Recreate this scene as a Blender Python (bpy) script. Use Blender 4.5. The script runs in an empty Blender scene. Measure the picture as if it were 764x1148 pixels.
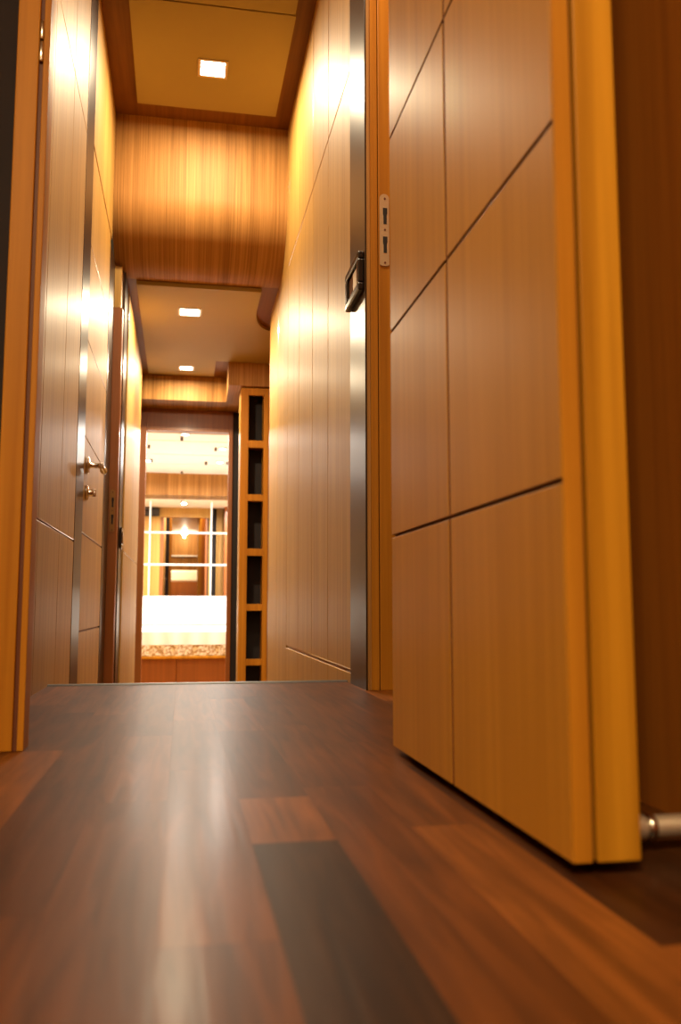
import bpy, bmesh, math, random
from mathutils import Vector, Matrix

C = bpy.context.scene.collection
sc = bpy.context.scene
random.seed(7)

# ------------------------------------------------------------------ materials
def new_mat(name):
    m = bpy.data.materials.new(name); m.use_nodes = True
    nt = m.node_tree
    return m, nt, nt.nodes['Principled BSDF']

def setp(b, **kw):
    names = {'color': 'Base Color', 'rough': 'Roughness', 'metal': 'Metallic', 'coat': 'Coat Weight',
             'coat_rough': 'Coat Roughness', 'spec': 'Specular IOR Level', 'sheen': 'Sheen Weight'}
    for k, v in kw.items():
        if k == 'color': v = (*v, 1)
        b.inputs[names[k]].default_value = v

def plain(name, color, rough=.5, metal=0, coat=0, spec=.5):
    m, nt, b = new_mat(name)
    setp(b, color=color, rough=rough, metal=metal, coat=coat, spec=spec)
    return m

def wood(name, dark, light, scale=(55, 55, 1.3), rough=.4, coat=.4, coat_rough=.12, figure=0.0, bump=.02, detail=5, spec=.5):
    """fine straight grain running along the low-frequency axis of `scale`"""
    m, nt, b = new_mat(name)
    N, L = nt.nodes, nt.links
    tc = N.new('ShaderNodeTexCoord'); mp = N.new('ShaderNodeMapping')
    mp.inputs['Scale'].default_value = scale
    L.new(tc.outputs['Object'], mp.inputs['Vector'])
    n1 = N.new('ShaderNodeTexNoise'); n1.inputs['Scale'].default_value = 1.0
    n1.inputs['Detail'].default_value = detail; n1.inputs['Roughness'].default_value = .6
    L.new(mp.outputs['Vector'], n1.inputs['Vector'])
    mp2 = N.new('ShaderNodeMapping'); mp2.inputs['Scale'].default_value = tuple(s * .16 for s in scale)
    L.new(tc.outputs['Object'], mp2.inputs['Vector'])
    n2 = N.new('ShaderNodeTexNoise'); n2.inputs['Scale'].default_value = 1.0
    n2.inputs['Detail'].default_value = 2; n2.inputs['Distortion'].default_value = figure
    L.new(mp2.outputs['Vector'], n2.inputs['Vector'])
    mx = N.new('ShaderNodeMath'); mx.operation = 'MULTIPLY_ADD'
    mx.inputs[1].default_value = .6
    m2 = N.new('ShaderNodeMath'); m2.operation = 'MULTIPLY'; m2.inputs[1].default_value = .4
    L.new(n1.outputs['Fac'], mx.inputs[0]); L.new(n2.outputs['Fac'], m2.inputs[0]); L.new(m2.outputs[0], mx.inputs[2])
    cr = N.new('ShaderNodeValToRGB')
    cr.color_ramp.elements[0].position = .34; cr.color_ramp.elements[0].color = (*dark, 1)
    cr.color_ramp.elements[1].position = .64; cr.color_ramp.elements[1].color = (*light, 1)
    L.new(mx.outputs[0], cr.inputs['Fac']); L.new(cr.outputs['Color'], b.inputs['Base Color'])
    if bump:
        bp = N.new('ShaderNodeBump'); bp.inputs['Strength'].default_value = bump; bp.inputs['Distance'].default_value = .002
        L.new(n1.outputs['Fac'], bp.inputs['Height']); L.new(bp.outputs['Normal'], b.inputs['Normal'])
    setp(b, rough=rough, coat=coat, coat_rough=coat_rough, spec=spec)
    return m

M = {}
M['veneer'] = wood('honey_veneer', (.34, .178, .036), (.50, .285, .072), rough=.55, coat=.10, coat_rough=.34, spec=.3)
M['veneer_edge'] = wood('lacquered_groove_edge', (.34, .178, .036), (.50, .285, .072), rough=.3, coat=1, coat_rough=.06)
M['beam'] = wood('beam_veneer', (.20, .085, .016), (.48, .235, .066), scale=(170, 1.6, 1.6), rough=.55, coat=.0, coat_rough=.3, spec=.2)
M['door'] = wood('door_veneer', (.46, .200, .020), (.60, .275, .032), rough=.45, coat=.05, coat_rough=.3, figure=.6, spec=.12)
M['lipping'] = wood('solid_oak', (.33, .130, .006), (.60, .275, .018), scale=(45, 45, 1.0), rough=.5, coat=.0, figure=1.2, spec=.2)
M['lipping2'] = wood('solid_oak_red', (.36, .130, .008), (.56, .235, .018), scale=(45, 45, 1.0), rough=.5, coat=.0, figure=1.2, spec=.2)
M['frame'] = wood('red_brown_frame', (.20, .058, .010), (.29, .088, .016), rough=.4, coat=.2)
M['soffit'] = wood('soffit_wood', (.14, .052, .010), (.22, .085, .016), scale=(70, 1.5, 70), rough=.5, coat=.0, spec=.2)
M['redbrown'] = plain('groove_redbrown', (.13, .030, .007), .6)  # dark red-brown for groove beds, door groove sides, rebate lines and screws
M['gap'] = plain('shadow_gap', (.012, .006, .004), .8)  # near-black; on recess walls and cubby backs it stands in for shade
M['panel'] = plain('satin_ceiling_panel', (.38, .285, .120), .6, spec=.15)
M['shadedwall'] = plain('shaded_wall', (.020, .012, .014), .9)  # the wall's shade is put into this near-black base colour
M['cabinwall'] = wood('cabin_veneer', (.26, .075, .008), (.36, .110, .012), rough=.5, coat=.0, spec=.2)
M['steel'] = plain('dark_bronze_strip', (.042, .021, .010), .34, 0, spec=.2)
M['brass'] = plain('dim_brass', (.30, .15, .045), .45, .7)
M['chrome'] = plain('satin_chrome', (.62, .56, .5), .22, 1)
M['satin'] = plain('satin_nickel_rod', (.80, .70, .58), .45, .85)
M['plate'] = plain('satin_nickel', (.60, .47, .30), .42, .75)
M['black'] = plain('black_plastic', (.012, .008, .007), .25)
M['smoked'] = plain('brown_rocker', (.10, .05, .025), .15)
M['white'] = plain('white_enamel', (.85, .82, .76), .4)
M['bedceil'] = plain('white_ceiling', (.86, .83, .78), .5)
M['linen'] = plain('white_linen', (.88, .86, .83), .9)
M['rubber'] = plain('grey_rubber', (.16, .13, .11), .5)
M['nosing'] = plain('step_nosing', (.03, .018, .012), .4)
M['drape'] = plain('dark_drape', (.022, .014, .016), .9)
M['drape_tan'] = plain('tan_drape', (.52, .33, .12), .9)
M['mirror'] = plain('mirror_glass', (.95, .93, .9), .0, 1)
M['mirror_line'] = plain('bevel_white', (.75, .74, .72), .3)

m, nt, b = new_mat('lamp_lens'); 
b.inputs['Emission Color'].default_value = (1, .9, .74, 1); b.inputs['Emission Strength'].default_value = 14
M['lens'] = m
m, nt, b = new_mat('lamp_lens_cool')
b.inputs['Emission Color'].default_value = (1, .95, .85, 1); b.inputs['Emission Strength'].default_value = 10
M['lens2'] = m

# lace fringe of the bedspread
m, nt, b = new_mat('lace_fringe'); N, L = nt.nodes, nt.links
tc = N.new('ShaderNodeTexCoord'); no = N.new('ShaderNodeTexNoise'); no.inputs['Scale'].default_value = 42; no.inputs['Detail'].default_value = 3
cr = N.new('ShaderNodeValToRGB'); cr.color_ramp.elements[0].position = .42; cr.color_ramp.elements[0].color = (.42, .27, .13, 1)
cr.color_ramp.elements[1].position = .58; cr.color_ramp.elements[1].color = (.85, .8, .72, 1)
L.new(tc.outputs['Object'], no.inputs['Vector']); L.new(no.outputs['Fac'], cr.inputs['Fac']); L.new(cr.outputs['Color'], b.inputs['Base Color'])
setp(b, rough=.9); M['lace'] = m

# floor planks: tone comes from a per-plank attribute, grain runs along Y
m, nt, b = new_mat('merbau_planks'); N, L = nt.nodes, nt.links
at = N.new('ShaderNodeAttribute'); at.attribute_name = 'tone'; at.attribute_type = 'GEOMETRY'
sd = N.new('ShaderNodeAttribute'); sd.attribute_name = 'seed'; sd.attribute_type = 'GEOMETRY'
cr = N.new('ShaderNodeValToRGB'); e = cr.color_ramp.elements
e[0].position = 0; e[0].color = (.030, .012, .005, 1); e[1].position = 1; e[1].color = (.20, .062, .011, 1)
x = e.new(.35); x.color = (.060, .017, .004, 1); x = e.new(.7); x.color = (.112, .032, .005, 1)
L.new(at.outputs['Fac'], cr.inputs['Fac'])
tc = N.new('ShaderNodeTexCoord'); ad = N.new('ShaderNodeVectorMath'); ad.operation = 'ADD'
cb = N.new('ShaderNodeCombineXYZ'); L.new(sd.outputs['Fac'], cb.inputs['X']); L.new(sd.outputs['Fac'], cb.inputs['Y'])
L.new(tc.outputs['Object'], ad.inputs[0]); L.new(cb.outputs[0], ad.inputs[1])
mp = N.new('ShaderNodeMapping'); mp.inputs['Scale'].default_value = (60, 4.5, 60); L.new(ad.outputs[0], mp.inputs['Vector'])
n1 = N.new('ShaderNodeTexNoise'); n1.inputs['Scale'].default_value = 1; n1.inputs['Detail'].default_value = 6; n1.inputs['Distortion'].default_value = .8
L.new(mp.outputs[0], n1.inputs['Vector'])
mr = N.new('ShaderNodeMapRange'); mr.inputs['From Min'].default_value = .3; mr.inputs['From Max'].default_value = .7
mr.inputs['To Min'].default_value = .62; mr.inputs['To Max'].default_value = 1.35; L.new(n1.outputs['Fac'], mr.inputs['Value'])
mp3 = N.new('ShaderNodeMapping'); mp3.inputs['Scale'].default_value = (9, 3, 9); L.new(ad.outputs[0], mp3.inputs['Vector'])
n3 = N.new('ShaderNodeTexNoise'); n3.inputs['Scale'].default_value = 1; n3.inputs['Detail'].default_value = 3; L.new(mp3.outputs[0], n3.inputs['Vector'])
mr3 = N.new('ShaderNodeMapRange'); mr3.inputs['From Min'].default_value = .3; mr3.inputs['From Max'].default_value = .7
mr3.inputs['To Min'].default_value = .75; mr3.inputs['To Max'].default_value = 1.2; L.new(n3.outputs['Fac'], mr3.inputs['Value'])
mu = N.new('ShaderNodeMath'); mu.operation = 'MULTIPLY'; L.new(mr.outputs[0], mu.inputs[0]); L.new(mr3.outputs[0], mu.inputs[1])
vm = N.new('ShaderNodeVectorMath'); vm.operation = 'SCALE'; L.new(cr.outputs['Color'], vm.inputs[0]); L.new(mu.outputs[0], vm.inputs['Scale'])
L.new(vm.outputs[0], b.inputs['Base Color'])
bp = N.new('ShaderNodeBump'); bp.inputs['Strength'].default_value = .12; bp.inputs['Distance'].default_value = .002
L.new(n1.outputs['Fac'], bp.inputs['Height']); L.new(bp.outputs['Normal'], b.inputs['Normal'])
L.new(bp.outputs['Normal'], b.inputs['Coat Normal'])
setp(b, rough=.42, coat=.08, coat_rough=.2, spec=.05); M['floor'] = m

# ------------------------------------------------------------------ mesh helpers
class MB:
    def __init__(s): s.v = []; s.f = []; s.m = []; s.mats = []; s.smooth = []
    def mi(s, mat):
        if mat not in s.mats: s.mats.append(mat)
        return s.mats.index(mat)
    def add(s, vs, fs, mat, smooth=False):
        o = len(s.v); s.v += [tuple(v) for v in vs]; k = s.mi(mat)
        for f in fs: s.f.append([i + o for i in f]); s.m.append(k); s.smooth.append(smooth)
        return s
    def box(s, x0, x1, y0, y1, z0, z1, mat, bev=0.0):
        x0, x1 = min(x0, x1), max(x0, x1); y0, y1 = min(y0, y1), max(y0, y1); z0, z1 = min(z0, z1), max(z0, z1)
        bm = bmesh.new(); bmesh.ops.create_cube(bm, size=1)
        for v in bm.verts:
            v.co = Vector(((x0 + x1) / 2 + v.co.x * (x1 - x0), (y0 + y1) / 2 + v.co.y * (y1 - y0), (z0 + z1) / 2 + v.co.z * (z1 - z0)))
        if bev > 0:
            bmesh.ops.bevel(bm, geom=bm.edges[:], offset=min(bev, .45 * min(x1 - x0, y1 - y0, z1 - z0)), segments=2, affect='EDGES', profile=.5)
        bm.verts.ensure_lookup_table(); bm.verts.index_update()
        s.add([v.co for v in bm.verts], [[v.index for v in f.verts] for f in bm.faces], mat); bm.free()
        return s
    def prism(s, pts, axis, a, b, mat, smooth=False):
        """extrude polygon pts along axis from a to b; pts are the other two coords in xyz order"""
        def P(p, t):
            return {'x': (t, p[0], p[1]), 'y': (p[0], t, p[1]), 'z': (p[0], p[1], t)}[axis]
        n = len(pts)
        vs = [P(p, a) for p in pts] + [P(p, b) for p in pts]
        fs = [list(range(n))[::-1], list(range(n, 2 * n))] + [[i, (i + 1) % n, n + (i + 1) % n, n + i] for i in range(n)]
        return s.add(vs, fs, mat, smooth)
    def lathe(s, prof, axis, org, mat, n=28):
        """prof: (radius, along) pairs spun about axis through org"""
        vs = []; fs = []
        for r, t in prof:
            for k in range(n):
                a = 2 * math.pi * k / n; c, d = r * math.cos(a), r * math.sin(a)
                p = {'x': (t, c, d), 'y': (c, t, d), 'z': (c, d, t)}[axis]
                vs.append((org[0] + p[0], org[1] + p[1], org[2] + p[2]))
        for i in range(len(prof) - 1):
            for k in range(n):
                fs.append([i * n + k, i * n + (k + 1) % n, (i + 1) * n + (k + 1) % n, (i + 1) * n + k])
        fs.append(list(range(n))[::-1]); fs.append([(len(prof) - 1) * n + k for k in range(n)])
        return s.add(vs, fs, mat, True)
    def build(s, name, parent=None, loc=None):
        me = bpy.data.meshes.new(name)
        vs = s.v
        if loc is not None: vs = [(v[0] - loc[0], v[1] - loc[1], v[2] - loc[2]) for v in s.v]
        me.from_pydata(vs, [], s.f)
        for mt in s.mats: me.materials.append(M[mt] if isinstance(mt, str) else mt)
        for p, k, sm in zip(me.polygons, s.m, s.smooth): p.material_index = k; p.use_smooth = sm
        bm = bmesh.new(); bm.from_mesh(me); bmesh.ops.recalc_face_normals(bm, faces=bm.faces); bm.to_mesh(me); bm.free()
        if any(s.smooth): me.set_sharp_from_angle(angle=math.radians(40))
        o = bpy.data.objects.new(name, me); C.objects.link(o)
        if loc is not None: o.location = loc
        if parent is not None: o.parent = parent
        return o

def tag(o, label, cat, group=None, kind=None):
    o['label'] = label; o['category'] = cat
    if group: o['group'] = group
    if kind: o['kind'] = kind
    return o
def struct(o, label, cat): return tag(o, label, cat, kind='structure')
def thing(name, loc, label, cat, group=None, kind=None):
    o = bpy.data.objects.new(name, None); C.objects.link(o); o.location = loc; o.empty_display_size = .05
    return tag(o, label, cat, group, kind)
def part(mb, name, parent, label=None):
    """part of a thing whose Empty (or mesh) has a plain translation"""
    o = mb.build(name)
    base = Vector((0, 0, 0)); p = parent
    while p is not None: base += p.location; p = p.parent
    o.data.transform(Matrix.Translation(-base)); o.parent = parent
    if label: o['label'] = label
    return o

def tiles_x(mb, xf, s, ycuts, zcuts, gap, depth, mat, bev=.0012, gapmat=None, skip=()):
    """raised tiles on the plane x=xf (outward direction s), cut by grooves at interior ycuts/zcuts"""
    gz = gap if not isinstance(gap, tuple) else gap[1]; gy = gap if not isinstance(gap, tuple) else gap[0]
    for i in range(len(ycuts) - 1):
        for j in range(len(zcuts) - 1):
            y0 = ycuts[i] + (gy / 2 if i else 0); y1 = ycuts[i + 1] - (gy / 2 if i < len(ycuts) - 2 else 0)
            z0 = zcuts[j] + (gz / 2 if j else 0); z1 = zcuts[j + 1] - (gz / 2 if j < len(zcuts) - 2 else 0)
            chamfer_x(mb, xf, s, y0, y1, z0, z1, depth, mat, bev)
EDGE = {'veneer': ('veneer', 'veneer_edge'), 'door': ('redbrown', 'door')}
def chamfer_x(mb, xf, s, y0, y1, z0, z1, depth, mat, b):
    xb = xf - s * depth; xm = xf - s * b
    def ring(x, d): return [(x, y0 + d, z0 + d), (x, y1 - d, z0 + d), (x, y1 - d, z1 - d), (x, y0 + d, z1 - d)]
    vs = ring(xb, 0) + ring(xm, 0) + ring(xf - s * b * .3, b * .3) + ring(xf, b)
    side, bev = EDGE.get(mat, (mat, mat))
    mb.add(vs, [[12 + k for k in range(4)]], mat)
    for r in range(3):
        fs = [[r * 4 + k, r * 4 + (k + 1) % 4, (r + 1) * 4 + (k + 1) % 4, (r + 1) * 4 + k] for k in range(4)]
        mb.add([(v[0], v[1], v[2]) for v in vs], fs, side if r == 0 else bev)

XL, XR = -.33, .44
ZLOW = -.55           # lower corridor floor (two steps down past the plank floor)
STEP = 2.33           # where the plank floor ends
ZC = 2.385            # high ceiling
SOF = 1.755           # low ceiling (underside of the beam and beyond)

# ------------------------------------------------------------------ floor
def plank_floor():
    w = .0735; mb = MB(); tone = []; seed = []
    rnd = random.Random(11)
    gap = .0
    mb.box(-1.4, .75, -2.6, STEP, -.03, -.004, 'floor'); n0 = len(mb.f); tone += [.1] * n0; seed += [0] * n0
    tones = [.35, .5, .62, .45, .75, .55, .3, .66, .4, .85, .5, .6]
    # a few planks whose ends show in the photo: (column, [(y0, y1, tone), ...])
    fixed = {0: [(-2.6, .30, .5), (.30, .768, .0), (.768, .945, .80), (.945, 1.45, .42), (1.45, 1.95, .62), (1.95, STEP, .45)],
             1: [(-2.6, .2, .5), (.2, .99, .55), (.99, 1.5, .50), (1.5, 2.0, .38), (2.0, STEP, .55)],
             2: [(-2.6, .30, .35), (.30, .80, .85), (.80, 1.3, .66), (1.3, STEP, .5)],
             3: [(-2.6, .5, .85), (.5, 1.1, .25), (1.1, STEP, .5)],
             4: [(-2.6, .5, .3), (.5, 1.0, .16), (1.0, STEP, .5)],
             -1: [(-2.6, .55, .5), (.55, 1.12, .58), (1.12, 1.6, .46), (1.6, STEP, .6)],
             -2: [(-2.6, .40, .5), (.40, .95, .46), (.95, 1.42, .58), (1.42, STEP, .42)],
             -3: [(-2.6, .62, .42), (.62, 1.1, .30), (1.1, 1.7, .40), (1.7, STEP, .52)],
             -4: [(-2.6, .75, .40), (.75, 1.3, .74), (1.3, 1.75, .36), (1.75, STEP, .5)]}
    for k in range(-20, 10):
        x0 = .0625 + k * w; x1 = x0 + w
        if k in fixed: segs = fixed[k]
        else:
            segs = []; y = -2.6
            while y < STEP:
                l = rnd.uniform(.38, .72); y2 = min(STEP, y + l); segs.append((y, y2, rnd.choice(tones))); y = y2
        for y0, y1, t in segs:
            n1 = len(mb.f)
            vs = []
            b = .0001
            for (d, z) in ((gap / 2, -.004), (gap / 2, -b), (gap / 2 + b, 0)):
                vs += [(x0 + d, y0 + d, z), (x1 - d, y0 + d, z), (x1 - d, y1 - d, z), (x0 + d, y1 - d, z)]
            fs = [[8, 9, 10, 11]]
            for r in range(2):
                for q in range(4): fs.append([r * 4 + q, r * 4 + (q + 1) % 4, (r + 1) * 4 + (q + 1) % 4, (r + 1) * 4 + q])
            mb.add(vs, fs, 'floor')
            sdv = rnd.uniform(0, 40)
            tone += [t] * (len(mb.f) - n1); seed += [sdv] * (len(mb.f) - n1)
    o = mb.build('floor')
    a = o.data.attributes.new('tone', 'FLOAT', 'FACE'); a.data.foreach_set('value', tone)
    a = o.data.attributes.new('seed', 'FLOAT', 'FACE'); a.data.foreach_set('value', seed)
    struct(o, 'dark red-brown glossy plank floor in the foreground', 'floor')
plank_floor()
mb = MB(); mb.box(-1.2, 1.2, STEP + .28, 9.4, ZLOW - .03, ZLOW, 'veneer')  # unseen floor in pale wood, bounces light up to the low panel
mb.box(XL, XR, STEP + .02, STEP + .28, -.55, -.28, 'frame')                         # middle tread below the edge
mb.box(XL - .05, XR + .05, STEP - .02, STEP + .02, -.6, -.03, 'frame')               # riser
struct(mb.build('floor_lower'), 'lower wooden floor and steps hidden beyond the end of the plank floor', 'floor')
mb = MB(); mb.prism([(STEP - .004, -.03), (STEP + .022, -.03), (STEP + .022, .001), (STEP + .016, .004), (STEP + .002, .004), (STEP - .004, .0005)], 'x', XL, XR, 'nosing')
struct(mb.build('trim_1'), 'thin dark metal nosing strip at the far edge of the plank floor', 'trim')

# ------------------------------------------------------------------ left side of the corridor
mb = MB(); ys = [1.34, 1.74, 2.10, 2.455, 2.775]
mb.box(XL - .06, XL - .006, 1.34, 2.775, -.6, ZC, 'veneer')
tiles_x(mb, XL, 1, ys, [-.6, .40, 1.72, ZC], .004, .006, 'veneer', .0016)
struct(mb.build('wall_left'), 'glossy honey wood wall panel at left just beyond the near post', 'wall')
mb = MB(); mb.box(XL - .06, XL + .001, 2.777, 2.978, -.6, ZC, 'steel', .001)
struct(mb.build('trim_2'), 'wide dark metal strip on the left wall just before the lever handle', 'trim')

# door with the lever handle
D2 = thing('door_2', (XL, 2.98, ZLOW), 'honey wood door with chrome lever handle in the left wall', 'door', kind='structure')
mb = MB(); zc = [ZLOW + .01, -.21, .118, .443, .771, 1.10, 1.434, 1.785]
mb.box(XL - .045, XL - .006, 2.985, 3.722, ZLOW + .01, 1.785, 'veneer')
mb.box(XL - .0062, XL - .0055, 2.99, 3.72, ZLOW + .02, 1.78, 'redbrown')
tiles_x(mb, XL - .001, 1, [2.985, 3.655, 3.722], zc, (.0015, .005), .006, 'veneer', .001)
part(mb, 'door_leaf', D2)
mb = MB()
mb.lathe([(.027, 0), (.029, .002), (.029, .008), (.026, .011), (.012, .012), (.0095, .016), (.0095, .045), (.0115, .05), (.0115, .056), (.006, .058)], 'x', (XL - .001, 3.06, .68), 'chrome')
mb2 = MB(); mb2.lathe([(.006, -.012), (.0095, -.009), (.0095, .10), (.0125, .104), (.0125, .118), (.009, .122)], 'y', (XL + .047, 3.06, .68), 'chrome')
ro = part(mb, 'handle_rose', D2, 'round chrome rose with neck')
part(mb2, 'lever', D2, 'straight chrome lever')
mb = MB(); mb.lathe([(.024, 0), (.026, .002), (.026, .007), (.022, .010), (.013, .011), (.012, .024), (.010, .027)], 'x', (XL - .001, 3.06, .585), 'chrome')
mb.box(XL + .02, XL + .034, 3.057, 3.063, .572, .598, 'chrome', .002)
part(mb, 'thumb_turn', D2, 'round chrome lock turn below the lever')

mb = MB()   # fixed panel above the door
mb.box(XL - .06, XL - .001, 2.985, 3.80, 1.80, ZC, 'veneer', .001)
struct(mb.build('wall_left_over_door'), 'honey wood panel above the lever handle door', 'wall')
mb = MB(); mb.box(XL - .06, XL - .0, 3.727, 3.985, -.6, SOF, 'steel', .001)
struct(mb.build('trim_3'), 'dark metal strip on the left wall between the lever handle and the red-brown jamb', 'trim')
mb = MB(); mb.box(-.42, -.292, 3.99, 4.06, -.6, 1.56, 'frame', .002)
mb.box(-.42, -.300, 3.99, 4.06, 1.56, SOF, 'veneer')
J2 = struct(mb.build('trim_4'), 'red-brown wooden door jamb facing the viewer in the left wall', 'trim')
def strike(parent, xa, xb, yf, za, zb, name='strike_plate', pm='plate'):
    mb = MB(); n = 10; r = (xb - xa) / 2; xc = (xa + xb) / 2
    pts = [(xc + r * math.cos(math.pi * k / n), zb - r + r * math.sin(math.pi * k / n)) for k in range(n + 1)]
    pts += [(xc - r * math.cos(math.pi * k / n) , za + r * .35 - r * .35 * math.sin(math.pi * k / n)) for k in range(n + 1)]
    mb.prism(pts, 'y', yf - .0025, yf, pm)
    o = part(mb, name, parent, 'brass-toned strike plate with two keyhole slots')
    h = zb - za; w = xb - xa
    for zc_, s in ((.70, 1), (.30, 1)):
        mb = MB(); z = za + zc_ * h
        mb.prism([(xc - .10 * w, z - .12 * h), (xc + .24 * w, z - .12 * h), (xc + .24 * w, z + .0 * h), (xc + .30 * w, z + .03 * h), (xc + .30 * w, z + .105 * h), (xc - .16 * w, z + .105 * h), (xc - .16 * w, z + .02 * h), (xc - .10 * w, z - .01 * h)], 'y', yf - .0032, yf - .002, 'gap')
        part(mb, 'slot', o)
    for zc_ in (.935, .50, .045):
        mb = MB(); mb.lathe([(.0028, 0), (.0028, -.0008), (.001, -.0012)], 'y', (xc + .05 * w, yf - .0025, za + zc_ * h), 'redbrown', 10)
        part(mb, 'screw', o)
strike(J2, -.325, -.303, 3.99, .53, .72, pm='brass')
mb = MB(); mb.box(-.35, -.287, 4.06, 4.26, -.6, SOF, 'steel', .001)
struct(mb.build('trim_5'), 'grey metal strip beside the red-brown jamb carrying the small switch', 'trim')
mb = MB(); mb.box(-.35, -.286, 4.265, 5.6, -.6, SOF, 'veneer')
tiles_x(mb, -.28, 1, [4.265, 4.9, 5.6], [-.6, .46, 1.72], .003, .006, 'veneer', .001)
struct(mb.build('wall_left_far'), 'pale honey wall panel at far left next to the mirror doorway', 'wall')
mb = MB(); mb.box(-.286, -.276, 4.09, 4.17, .465, .56, 'black', .003); S1 = None
S1 = thing('light_switch', (-.287, 4.13, .465), 'small black switch on the grey metal strip of the far left wall', 'light switch')
part(mb, 'switch_plate', S1); mb = MB(); mb.box(-.277, -.272, 4.105, 4.155, .485, .54, 'smoked', .002); part(mb, 'rocker', S1)

# recess behind the left panel and around the end wall
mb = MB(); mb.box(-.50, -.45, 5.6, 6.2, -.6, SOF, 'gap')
struct(mb.build('wall_left_recess'), 'unlit recess left of the far doorway, its shade painted near-black', 'wall')

# ------------------------------------------------------------------ right side of the corridor
mb = MB(); ys = [2.285, 2.659, 2.999, 3.362, 3.742, 4.15, 4.55]
mb.box(XR + .006, XR + .06, 2.285, 4.55, -.6, ZC, 'veneer')
zt, zb = 1.71, .031
g = .004
for i in range(6):
    y0 = ys[i] + (g / 2 if i else 0); y1 = ys[i + 1] - (g / 2 if i < 5 else 0)
    if i < 4:
        for z0, z1 in ((-.6, zb - g), (zb + g, zt - g / 2), (zt + g / 2, ZC)): chamfer_x(mb, XR, -1, y0, y1, z0, z1, .006, 'veneer', .0026)
    else: chamfer_x(mb, XR, -1, y0, y1, -.6, ZC, .006, 'veneer', .0026)
struct(mb.build('wall_right'), 'tall honey wood wall with vertical grooves right of the far corridor', 'wall')
mb = MB(); mb.box(XR - .001, XR + .06, 2.083, 2.283, -.03, ZC, 'steel', .001)
struct(mb.build('trim_6'), 'tall dark metal strip on the right wall under the black framed switch', 'trim')
# right jamb with the strike plate
mb = MB(); mb.box(.443, .4515, 2.078, 2.10, 0, ZC, 'beam', .001)
mb.box(.4515, .4715, 2.080, 2.14, 0, ZC, 'lipping2', .0015); mb.box(.473, .56, 2.076, 2.14, 0, ZC, 'lipping2', .0015)
mb.box(.46, .55, 2.095, 2.14, 0, ZC, 'redbrown')
J1 = struct(mb.build('trim_7'), 'orange oak door jamb with strike plate beside the grooved open door', 'trim')
strike(J1, .4755, .500, 2.076, 1.055, 1.245)
# switch on the dark strip
S2 = thing('light_switch', (XR, 2.2, 1.01), 'black square framed switch on the dark metal strip at right', 'light switch')
xa, xb = XR - .017, XR - .001; ya, yb, za, zb2 = 2.095, 2.275, .998, 1.10
mb = MB(); t = .024
for q in ((ya, yb, za, za + .02), (ya, yb, zb2 - .02, zb2), (ya, ya + t, za + .02, zb2 - .02), (yb - t, yb, za + .02, zb2 - .02)): mb.box(xa, xb, *q, 'black', .0035)
part(mb, 'switch_frame', S2)
mb = MB(); mb.box(xb - .007, xb - .001, ya + t, yb - t, za + .02, zb2 - .02, 'smoked', .001); part(mb, 'backplate', S2)
mb = MB(); mb.box(xb - .011, xb - .006, ya + t + .012, ya + t + .066, za + .028, zb2 - .028, 'plate', .0015); part(mb, 'rocker', S2, 'pale rocker')
mb = MB(); mb.box(xb - .011, xb - .006, ya + t + .070, yb - t - .008, za + .028, zb2 - .028, 'smoked', .0015); part(mb, 'rocker', S2)

# side doorway behind the open door, and the recess past the right wall
mb = MB(); mb.box(.60, .64, 1.30, 2.14, -.03, ZC, 'cabinwall')
struct(mb.build('wall_right_recess'), 'side doorway recess hidden behind the open door', 'wall')
mb = MB(); mb.box(.56, .60, 4.55, 6.5, -.6, SOF + .2, 'frame'); mb.box(.44, .60, 4.552, 4.57, -.6, SOF + .2, 'frame')
struct(mb.build('wall_right_far'), 'dark side of the recess that holds the tall cubby rack', 'wall')

# ------------------------------------------------------------------ tall cubby rack
RK = thing('shelf_rack', (.43, 5.45, ZLOW), 'tall narrow wooden rack of stacked open cubbies at the far right', 'shelf rack')
x0, x1, yf, yb = .343, .522, 5.45, 5.60
ox0, ox1 = .393, .490
opens = [(1.535, 1.243), (1.197, .900), (.858, .559), (.515, .216), (.174, -.121), (-.160, -.46)]
mb = MB(); mb.box(x0, ox0, yf, yf + .022, ZLOW, 1.58, 'lipping2', .002); part(mb, 'stile', RK)
mb = MB(); mb.box(ox1, x1, yf, yf + .022, ZLOW, 1.58, 'lipping2', .002); part(mb, 'stile', RK)
edges = [1.58] + [z for o_ in opens for z in o_] + [ZLOW]
for i in range(0, len(edges), 2):
    mb = MB(); mb.box(ox0, ox1, yf + .001, yf + .022, edges[i + 1], edges[i], 'lipping2', .0015); part(mb, 'rail', RK)
mb = MB(); mb.box(x0, x0 + .018, yf + .022, yb, ZLOW, 1.58, 'veneer', .001); part(mb, 'side_panel', RK)
mb = MB(); mb.box(ox1 + .001, ox1 + .016, yf + .022, yb, ZLOW, 1.58, 'lipping2', .001); part(mb, 'side_panel', RK)
mb = MB(); mb.box(x0 + .018, ox1 + .002, yb - .01, yb, ZLOW, 1.58, 'gap'); part(mb, 'back_panel', RK)  # near-black back, cubby shade put into the colour
for i in range(2, len(edges) - 1, 2):
    mb = MB(); mb.box(x0 + .018, ox1 + .002, yf + .022, yb - .01, edges[i + 1] + .008, edges[i] - .012, 'frame'); part(mb, 'shelf', RK)

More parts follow.
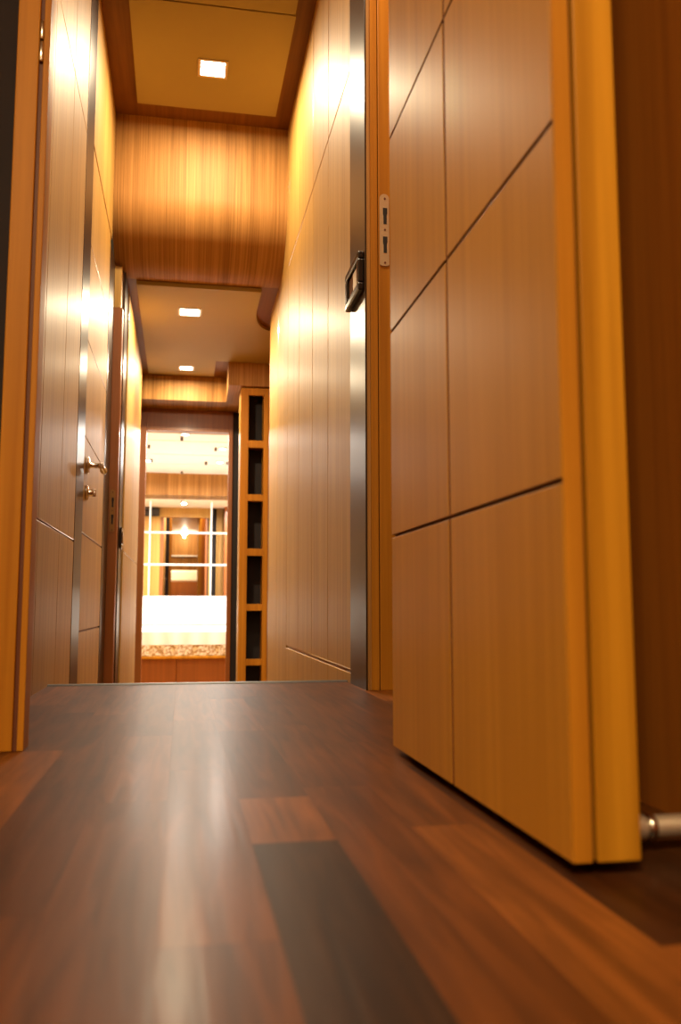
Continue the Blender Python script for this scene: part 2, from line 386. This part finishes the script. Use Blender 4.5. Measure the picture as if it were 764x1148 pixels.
# ------------------------------------------------------------------ ceilings and beams
mb = MB(); mb.box(-1.4, .75, 1.3, 3.8, ZC, ZC + .05, 'soffit')
struct(mb.build('ceiling'), 'dark red-brown wood ceiling border around the near ceiling panel', 'ceiling')
def slab(pts, z0, z1, name, label):
    mb = MB(); mb.prism(pts, 'z', z0, z1, 'panel'); return mb
mb = slab([(-.228, 2.99), (.374, 2.99), (.369, 3.665), (-.230, 3.665)], ZC - .022, ZC + .0, '', '')
mb.box(-.224, .370, 1.4, 2.981, ZC - .022, ZC, 'panel')
struct(mb.build('ceiling_panel'), 'satin gold ceiling panel with one square downlight above the near corridor', 'ceiling')
mb = MB(); ra, rb = .33, .27; pr = [(3.8, ZC + .05), (3.8, SOF + rb)]
pr += [(3.8 + ra - ra * math.cos(a), SOF + rb - rb * math.sin(a)) for a in [math.pi / 2 * k / 20 for k in range(1, 21)]]
pr += [(4.14, SOF), (4.14, ZC + .05)]
mb.prism(pr, 'x', -.335, .445, 'beam', True)
struct(mb.build('wall_beam'), 'deep wooden beam with a glowing wash of light between the two ceiling levels', 'beam')
mb = MB(); mb.box(-.5, .62, 4.14, 6.0, SOF, SOF + .03, 'soffit')
struct(mb.build('ceiling_low'), 'dark wood soffit around the low ceiling panel', 'ceiling')
cur = [(.356, 4.16), (.356, 4.43)] + [(.356 + .115 * (1 - math.cos(a)), 4.43 + .33 * math.sin(a)) for a in [math.pi / 2 * k / 10 for k in range(1, 11)]]
mb = slab([(-.243, 4.16)] + cur + [(.55, 4.76), (.55, 5.42), (.182, 5.42), (.182, 5.79), (-.246, 5.79)], SOF - .02, SOF, '', '')
struct(mb.build('ceiling_panel_low'), 'satin gold low ceiling panel with curved right corner and two square downlights', 'ceiling')
mb = MB(); BB = 1.588
mb.prism([(-.45, 5.9), (.272, 5.9), (.262, 5.43), (.60, 5.43), (.60, 6.2), (-.45, 6.2)], 'z', BB, SOF - .0, 'beam')
struct(mb.build('wall_beam_far'), 'stepped wooden lintel box below the low ceiling before the far doorway', 'beam')
mb = MB(); mb.box(-.5, .62, 5.4, 6.3, SOF + .03, SOF + .05, 'soffit'); struct(mb.build('ceiling_cap'), 'hidden cap over the far lintel', 'ceiling')

# ------------------------------------------------------------------ far doorway
YE = 6.2
mb = MB()
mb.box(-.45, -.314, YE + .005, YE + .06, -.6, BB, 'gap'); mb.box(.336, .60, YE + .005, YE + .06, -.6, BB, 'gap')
struct(mb.build('wall_end'), 'wall strips either side of the far doorway frame, recess shade painted near-black', 'wall')
mb = MB(); mb.box(-.314, -.267, YE - .012, YE + .05, -.6, BB, 'frame', .002); mb.box(.307, .336, YE - .012, YE + .05, -.6, BB, 'frame', .002)
mb.box(-.267, .307, YE - .012, YE + .05, 1.435, BB, 'frame', .002)
struct(mb.build('trim_8'), 'red-brown wooden frame of the far bright doorway', 'door frame')

# ------------------------------------------------------------------ bedroom beyond
BZ = 1.57; YM = 9.30
mb = MB(); mb.box(-1.25, 1.25, YE + .06, YM + .1, BZ, BZ + .04, 'bedceil')
for y in (7.28, 7.95, 8.5): mb.box(-1.2, 1.2, y, y + .012, BZ - .004, BZ + .002, 'white')
struct(mb.build('ceiling_bedroom'), 'bright white ceiling of the bedroom seen through the far doorway', 'ceiling')
mb = MB(); mb.box(-1.25, 1.25, 9.10, YM + .05, 1.345, BZ, 'beam', .003)
struct(mb.build('wall_beam_bedroom'), 'honey wood beam above the bedroom mirror under the white ceiling', 'beam')
mb = MB(); mb.box(-1.25, 1.25, YM, YM + .05, ZLOW, 1.345, 'veneer')
struct(mb.build('wall_back'), 'bedroom wall behind the bed carrying the mirror', 'wall')
for s, nm in ((-1, 'wall_bedroom_left'), (1, 'wall_bedroom_right')):
    mb = MB(); mb.box(s * 1.2, s * 1.25, YE + .06, YM, ZLOW, BZ, 'veneer')
    struct(mb.build(nm), 'hidden %s side wall of the bedroom' % ('left' if s < 0 else 'right'), 'wall')
mb = MB()   # bedroom side of the end wall, seen in the mirror
mb.box(-1.2, -.314, YE + .06, YE + .09, ZLOW, BZ, 'veneer'); mb.box(.356, 1.2, YE + .06, YE + .09, ZLOW, BZ, 'veneer')
mb.box(-.314, .356, YE + .05, YE + .09, 1.435, BZ, 'veneer')
struct(mb.build('wall_bedroom_front'), 'wall around the doorway reflected in the bedroom mirror', 'wall')
mb = MB(); mb.box(-.62, -.325, YE + .09, YE + .15, 1.44, 1.55, 'black', .004)
tag(mb.build('wall_vent'), 'small black box high on the wall reflected at the mirror top left', 'wall vent')
def drape(xa, xb, mat, label):
    mb = MB(); n = 28; vs = []; y0 = YE + .115
    for k in range(n + 1):
        x = xa + (xb - xa) * k / n; y = y0 + .012 * math.sin(k * 1.5)
        vs += [(x, y, ZLOW + .02), (x, y, BZ - .01), (x, y - .006, BZ - .01), (x, y - .006, ZLOW + .02)]
    fs = []
    for k in range(n):
        for q in range(4): fs.append([k * 4 + q, k * 4 + (q + 1) % 4, k * 4 + 4 + (q + 1) % 4, k * 4 + 4 + q])
    fs += [[0, 1, 2, 3], [n * 4 + 3, n * 4 + 2, n * 4 + 1, n * 4]]
    mb.add(vs, fs, mat, True); return tag(mb.build('curtain'), label, 'curtain')
drape(.385, .455, 'drape', 'narrow dark curtain reflected in the mirror right of the doorway')
drape(.475, .535, 'drape_tan', 'tan curtain reflected in the mirror between two dark ones')
drape(.555, .80, 'drape', 'wide dark curtain reflected at the right edge of the mirror')

MR = thing('wall_mirror', (0, YM, .05), 'tiled mirror with white dividing lines above the bed in the far bedroom', 'mirror')
mb = MB(); mb.box(-1.15, 1.15, YM - .006, YM - .0005, .05, 1.343, 'mirror'); part(mb, 'mirror_glass', MR)
for x in (-.98, -.343, .291, .93):
    mb = MB(); mb.box(x - .008, x + .008, YM - .0085, YM - .006, .05, 1.30, 'mirror_line', .001); part(mb, 'dividing_strip', MR)
for z in (.300, .635, .970):
    mb = MB(); mb.box(-1.15, 1.15, YM - .009, YM - .006, z - .010, z + .010, 'mirror_line', .001); part(mb, 'dividing_strip', MR)

# bed
BD = thing('bed', (0, 8.2, ZLOW), 'wide bed on a wooden base beyond the far doorway', 'bed')
mb = MB(); mb.box(-.9, -.036, 7.22, 9.2, ZLOW, -.215, 'frame', .002); mb.box(-.033, .9, 7.22, 9.2, ZLOW, -.215, 'frame', .002)
part(mb, 'base', BD)
mb = MB(); mb.box(-.92, .92, 7.18, 9.2, -.215, -.193, 'lipping', .004); part(mb, 'base_lip', BD, 'lip in lighter oak for the lit top edge')  # lit top edge of the base put into a lighter wood colour
mb = MB(); mb.box(-.88, .88, 7.24, 9.2, -.192, -.01, 'linen', .03); part(mb, 'mattress', BD)
def spread(z0, z1, yfn, mat, nx=90, nz=8, top=None):
    mb = MB(); vs = []; fs = []
    for i in range(nx + 1):
        x = -.9 + 1.8 * i / nx
        for j in range(nz + 1):
            t = j / nz; vs.append((x, yfn(x, t), z0(x) + (z1 - z0(x)) * t))
    for i in range(nx):
        for j in range(nz): fs.append([i * (nz + 1) + j, (i + 1) * (nz + 1) + j, (i + 1) * (nz + 1) + j + 1, i * (nz + 1) + j + 1])
    mb.add(vs, fs, mat, True); return mb
SP = tag(spread(lambda x: -.105, .0, lambda x, t: 7.205 + .006 * math.sin(x * 40) * (1 - t) - .012 * (1 - t), 'linen').build('bedspread'),
         'white bedspread hanging over the foot of the far bed', 'bedspread')
mb = MB(); mb.prism([(7.205, -.012), (7.215, .0), (7.26, .006), (9.15, .006), (9.15, -.006), (7.215, -.012)], 'x', -.9, .9, 'linen', True); part(mb, 'top_sheet', SP)
part(spread(lambda x: -.19 + .004 * math.sin(x * 60), -.105, lambda x, t: 7.194 + .005 * math.sin(x * 70), 'lace'), 'fringe', SP, 'brown and white lace fringe')
for k, (xa, xb, lb) in enumerate(((-.86, .0, ''), (.0, .86, ''))): pass
def bolster(xa, xb, y, r, label):
    mb = MB(); n = 20; vs = []; fs = []; m_ = 24
    for i in range(m_ + 1):
        t = i / m_; u = 2 * t - 1
        rr = (1 - abs(u) ** 8) ** .5 if abs(u) < 1 else 0
        rr = max(rr, .15)
        for k in range(n):
            a = 2 * math.pi * k / n
            cz = math.copysign(abs(math.sin(a)) ** .8, math.sin(a)); cy = math.copysign(abs(math.cos(a)) ** .8, math.cos(a))
            vs.append((xa + (xb - xa) * t, y + .13 * rr * cy, .007 + r + r * cz * (1 if cz < 0 else rr)))
    for i in range(m_):
        for k in range(n): fs.append([i * n + k, i * n + (k + 1) % n, (i + 1) * n + (k + 1) % n, (i + 1) * n + k])
    fs += [list(range(n))[::-1], [m_ * n + k for k in range(n)]]
    mb.add(vs, fs, 'linen', True); return tag(mb.build('bolster_pillow'), label, 'pillow')
bolster(-.86, .86, 9.10, .147, 'long white bolster pillow against the mirror at the head of the far bed')

# bedroom ceiling spots and clips
for (x, y, lb) in ((-.347, 8.277, 'bright bedroom ceiling spot at the left edge of the doorway'), (.324, 7.545, 'bright bedroom ceiling spot nearest the doorway at right'), (.33, 8.27, 'bright bedroom ceiling spot behind the nearest one at right'),
   (-.75, 7.3, 'unseen bedroom ceiling spot left of the doorway, added to light the bed'), (.62, 7.0, 'bedroom ceiling spot reflected at the right edge of the mirror'), (0, 6.95, 'bedroom ceiling spot reflected at the top centre of the mirror')):
    L_ = thing('ceiling_spot', (x, y, BZ), lb, 'ceiling light', 'bedroom ceiling spots')
    mb = MB(); mb.lathe([(.036, 0), (.036, -.008), (.028, -.012)], 'z', (x, y, BZ), 'chrome', 20); part(mb, 'rim', L_)
    mb = MB(); mb.lathe([(.027, -.011), (.027, -.014), (.02, -.016)], 'z', (x, y, BZ), 'lens2', 20); part(mb, 'lens', L_)
for (x, y, lb) in ((-.026, 7.119, 'small dark ceiling fixing nearest the doorway on the bedroom centre line'), (-.304, 7.53, 'small dark ceiling fixing at upper left of the bedroom ceiling'), (.263, 7.556, 'small dark ceiling fixing left of the nearest right spot'),
                   (-.306, 8.27, 'small dark ceiling fixing right of the left bedroom spot'), (.20, 8.32, 'small dark ceiling fixing left of the far right spot'), (.40, 8.30, 'small dark ceiling fixing right of the far right spot'), (-.026, 8.95, 'small dark ceiling fixing just in front of the bedroom beam')):
    mb = MB(); mb.box(x - .012, x + .012, y - .012, y + .012, BZ - .03, BZ, 'rubber', .003); tag(mb.build('ceiling_fixing'), lb, 'ceiling fixing', 'bedroom ceiling fixings')

# ------------------------------------------------------------------ open door in the foreground
D1 = thing('door_1', (.29, 1.20, 0), 'large open honey wood door with square grooves standing at right', 'door', kind='structure')
DX = .29; y0, y1 = .6345, 1.198
mb = MB(); zc = [.010, .298, .594, .889, 1.185, 1.48, 1.775, 1.97]
mb.box(DX + .005, DX + .0155, y0, y1, .010, 1.97, 'door')
mb.box(DX + .0046, DX + .0052, y0 + .01, y1 - .005, .03, 1.96, 'redbrown')
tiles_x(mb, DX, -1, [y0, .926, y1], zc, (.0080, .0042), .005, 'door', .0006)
part(mb, 'door_face', D1)
mb = MB(); mb.box(DX + .0005, DX + .0155, .6315, y0, .010, 1.97, 'lipping2', .0006); part(mb, 'edge_band', D1, 'narrow reddish edge band')
mb = MB(); mb.box(DX + .0155, DX + .019, .638, y1, .012, 1.97, 'redbrown'); part(mb, 'rebate', D1, 'dark rebate line')
mb = MB(); mb.box(DX + .019, DX + .054, .630, y1, .010, 1.97, 'lipping', .0012); part(mb, 'door_core', D1, 'bright oak door edge')
mb = MB()
for z in (.25, 1.05, 1.85): mb.lathe([(.006, -.04), (.007, -.038), (.007, .038), (.006, .04)], 'z', (DX + .060, 1.2, z), 'chrome', 14)
for z in ('a',): pass
part(mb, 'hinge_knuckles', D1)
# right post of the doorway (behind the door) and wall to the cabin side
mb = MB(); mb.box(.325, .36, 1.225, 1.30, 0, ZC, 'lipping2', .002)
struct(mb.build('trim_9'), 'hinge post of the open door hidden behind it', 'trim')
mb = MB(); mb.box(.36, .64, 1.24, 1.30, 0, ZC, 'cabinwall')
struct(mb.build('wall_doorway_right'), 'wall strip between the door hinge post and cabin wall', 'wall')

# left post
mb = MB()
mb.box(-.2605, -.2285, 1.300, 1.345, 0, ZC, 'lipping2', .0015)
mb.box(-.2285, -.2225, 1.306, 1.345, 0, ZC, 'redbrown')
mb.box(-.2225, -.2135, 1.302, 1.345, 0, ZC, 'lipping2', .0012)
P1 = struct(mb.build('trim_10'), 'orange oak door post standing at the left edge', 'trim')
mb = MB(); mb.lathe([(.0035, 1.02), (.0045, 1.022), (.0045, 1.05), (.0035, 1.052)], 'z', (-.2255, 1.3035, 0), 'chrome', 12); mb.lathe([(.0035, 1.056), (.0045, 1.058), (.0045, 1.084), (.0035, 1.086)], 'z', (-.2255, 1.3035, 0), 'chrome', 12)
part(mb, 'hinge', P1, 'small chrome hinge knuckle')
mb = MB(); mb.box(-1.4, -.2605, 1.32, 1.345, 0, ZC, 'shadedwall')
struct(mb.build('wall_doorway_left'), 'wall left of the oak post, its shade painted dark', 'wall')

# ------------------------------------------------------------------ camera side cabin
YB = -2.95
mb = MB(); mb.box(.470, .52, YB, 1.24, 0, 2.0, 'cabinwall')
struct(mb.build('wall_cabin_right'), 'shadowed reddish wall behind the open door', 'wall')
mb = MB(); mb.box(-1.4, -1.35, YB, 1.32, 0, 2.0, 'veneer'); struct(mb.build('wall_cabin_left'), 'cabin wall left of the viewer', 'wall')
mb = MB(); mb.box(-1.4, .52, YB - .05, YB, 0, 2.0, 'beam'); struct(mb.build('wall_cabin_back'), 'cabin wall behind the viewer', 'wall')
mb = MB(); mb.box(-1.4, .52, YB, 1.30, 2.0, 2.05, 'bedceil'); struct(mb.build('ceiling_cabin'), 'cream cabin ceiling above the viewer', 'ceiling')
mb = MB(); mb.box(-1.4, .64, 1.30, 1.345, 1.985, ZC + .05, 'frame'); struct(mb.build('wall_doorway_header'), 'header above the near doorway outside the picture', 'wall')
BH = thing('berth', (-.2, -1.9, 0), 'white topped berth on a wooden base reflected small in the mirror', 'bed')
mb = MB(); mb.box(-1.3, .44, -2.6, -1.6, 0, .76, 'frame', .004); part(mb, 'base', BH)
mb = MB(); mb.box(-1.28, .42, -2.6, -1.62, .76, 1.02, 'linen', .04); part(mb, 'mattress', BH)
SH = thing('wall_shelf', (0, YB, 1.40), 'pale glass shelf on the back wall reflected above the small white berth', 'shelf')
mb = MB(); mb.box(-.5, .42, YB, YB + .14, 1.40, 1.43, 'mirror_line', .003); part(mb, 'shelf_board', SH)
for x in (-.4, .0, .38):
    mb = MB(); mb.box(x - .008, x + .008, YB, YB + .12, 1.34, 1.40, 'chrome', .002); part(mb, 'bracket', SH)
GL = thing('ceiling_lamp', (.03, -2.6, 2.0), 'small round ceiling lamp reflected at the top of the mirrored corridor', 'ceiling light')
mb = MB(); mb.lathe([(.05, 0), (.05, -.01), (.03, -.015)], 'z', (.03, -2.6, 2.0), 'chrome', 24); part(mb, 'lamp_base', GL)
mb = MB(); mb.lathe([(.02, -.015), (.06, -.03), (.075, -.06), (.06, -.09), (.02, -.105)], 'z', (.03, -2.6, 2.0), 'lens', 24); part(mb, 'lamp_globe', GL)

# door stop
DS = thing('door_stop', (.41, .69, 0), 'metal door stop rod behind the open door at the right edge', 'door stop')
zs, ys_ = .0185, .69
mb = MB(); mb.lathe([(.009, .347), (.0105, .349), (.0105, .3775), (.0095, .3795)], 'x', (0, ys_, zs), 'satin', 24); part(mb, 'tip', DS, 'dull grey tip')
mb = MB(); mb.lathe([(.0085, .3795), (.0105, .381), (.0113, .384), (.0105, .387), (.0085, .3885)], 'x', (0, ys_, zs), 'chrome', 24); part(mb, 'ring', DS, 'bright ring')
mb = MB(); mb.lathe([(.0095, .3885), (.0095, .452)], 'x', (0, ys_, zs), 'satin', 24); part(mb, 'rod', DS)
mb = MB(); mb.lathe([(.0095, .452), (.0165, .462), (.017, .4695)], 'x', (0, ys_, zs), 'chrome', 24); part(mb, 'flange', DS)

# ------------------------------------------------------------------ downlights
def downlight(x, y, z, size, label, ring=.012):
    t = thing('downlight', (x, y, z), label, 'ceiling light', 'square corridor downlights')
    a = size / 2; mb = MB()
    for q in ((-a, a, -a, -a + ring), (-a, a, a - ring, a), (-a, -a + ring, -a + ring, a - ring), (a - ring, a, -a + ring, a - ring)):
        mb.box(x + q[0], x + q[1], y + q[2], y + q[3], z - .004, z, 'plate', .001)
    part(mb, 'bezel', t)
    mb = MB(); b_ = a - ring; mb.box(x - b_, x + b_, y - b_, y + b_, z - .0025, z, 'lens'); part(mb, 'lens', t)
    return t
def lamp(name, loc, power, color=(1, .82, .54), size=.07, spread=150, rot=(0, 0, 0), sy=None):
    l = bpy.data.lights.new(name, 'AREA'); l.energy = power; l.color = color; l.size = size; l.spread = math.radians(spread)
    if sy: l.shape = 'RECTANGLE'; l.size_y = sy
    o = bpy.data.objects.new(name, l); C.objects.link(o); o.location = loc; o.rotation_euler = rot
    return o
Z1 = ZC - .022; Z2 = SOF - .02
downlight(.082, 3.36, Z1, .12, 'square downlight in the near high ceiling panel')
downlight(.012, 4.51, Z2, .12, 'first square downlight in the low ceiling panel')
downlight(.0, 5.61, Z2, .10, 'farther downlight in the low ceiling panel nearest the far doorway')
downlight(.082, 1.65, Z1, .12, 'square downlight above the open doorway outside the picture, placed to light jamb and door')
lamp('lamp_near', (.082, 3.36, Z1 - .006), 19, spread=180)
lamp('lamp_low', (.012, 4.51, Z2 - .006), 22, spread=180)
lamp('lamp_far', (0, 5.61, Z2 - .006), 13, spread=180)
lamp('lamp_entry', (.082, 1.65, Z1 - .006), 17, spread=180)  # unseen lamp, placed to light the jamb and open door
# bedroom spots; the leftmost is unseen, added to light the bed front
for k, (x, y) in enumerate(((-.347, 8.277), (.324, 7.545), (.33, 8.27), (-.75, 7.3), (.62, 7.0), (0, 6.95))):
    lamp('bedroom_spot', (x, y, BZ - .02), 23, (1, .94, .84), .05, 170)
# cabin of the viewer
lamp('cabin_lamp', (-.45, -.85, 1.97), 60, (1, .79, .42), .3, 175)
l = bpy.data.lights.new('globe_lamp', 'POINT'); l.energy = 9; l.color = (1, .85, .62); l.shadow_soft_size = .02
o = bpy.data.objects.new('globe_lamp', l); C.objects.link(o); o.location = (.03, -2.6, 1.865)

w = bpy.data.worlds.new('World'); sc.world = w; w.use_nodes = True
w.node_tree.nodes['Background'].inputs[0].default_value = (.9, .55, .25, 1); w.node_tree.nodes['Background'].inputs[1].default_value = .05

# ------------------------------------------------------------------ camera
cam = bpy.data.cameras.new('Camera'); co = bpy.data.objects.new('Camera', cam); C.objects.link(co); sc.camera = co
cam.sensor_fit = 'VERTICAL'; cam.sensor_height = 36; cam.lens = 36 * 980 / 1148; cam.clip_start = .01
co.location = (0, 0, .2)
psi, th = math.radians(10.236125763604274), math.radians(6.173298842682881)
co.rotation_euler = (math.pi / 2 + th, 0, -psi)
cam.dof.use_dof = True; cam.dof.focus_distance = 2.1; cam.dof.aperture_fstop = 5.0

sc.view_settings.view_transform = 'Standard'; sc.view_settings.look = 'None'; sc.view_settings.gamma = 1
sc.view_settings.use_curve_mapping = False; sc.view_settings.exposure = .28
sc.cycles.caustics_reflective = False; sc.cycles.caustics_refractive = False
sc.cycles.max_bounces = 10; sc.cycles.diffuse_bounces = 5; sc.cycles.glossy_bounces = 6
sc.cycles.sample_clamp_indirect = 4
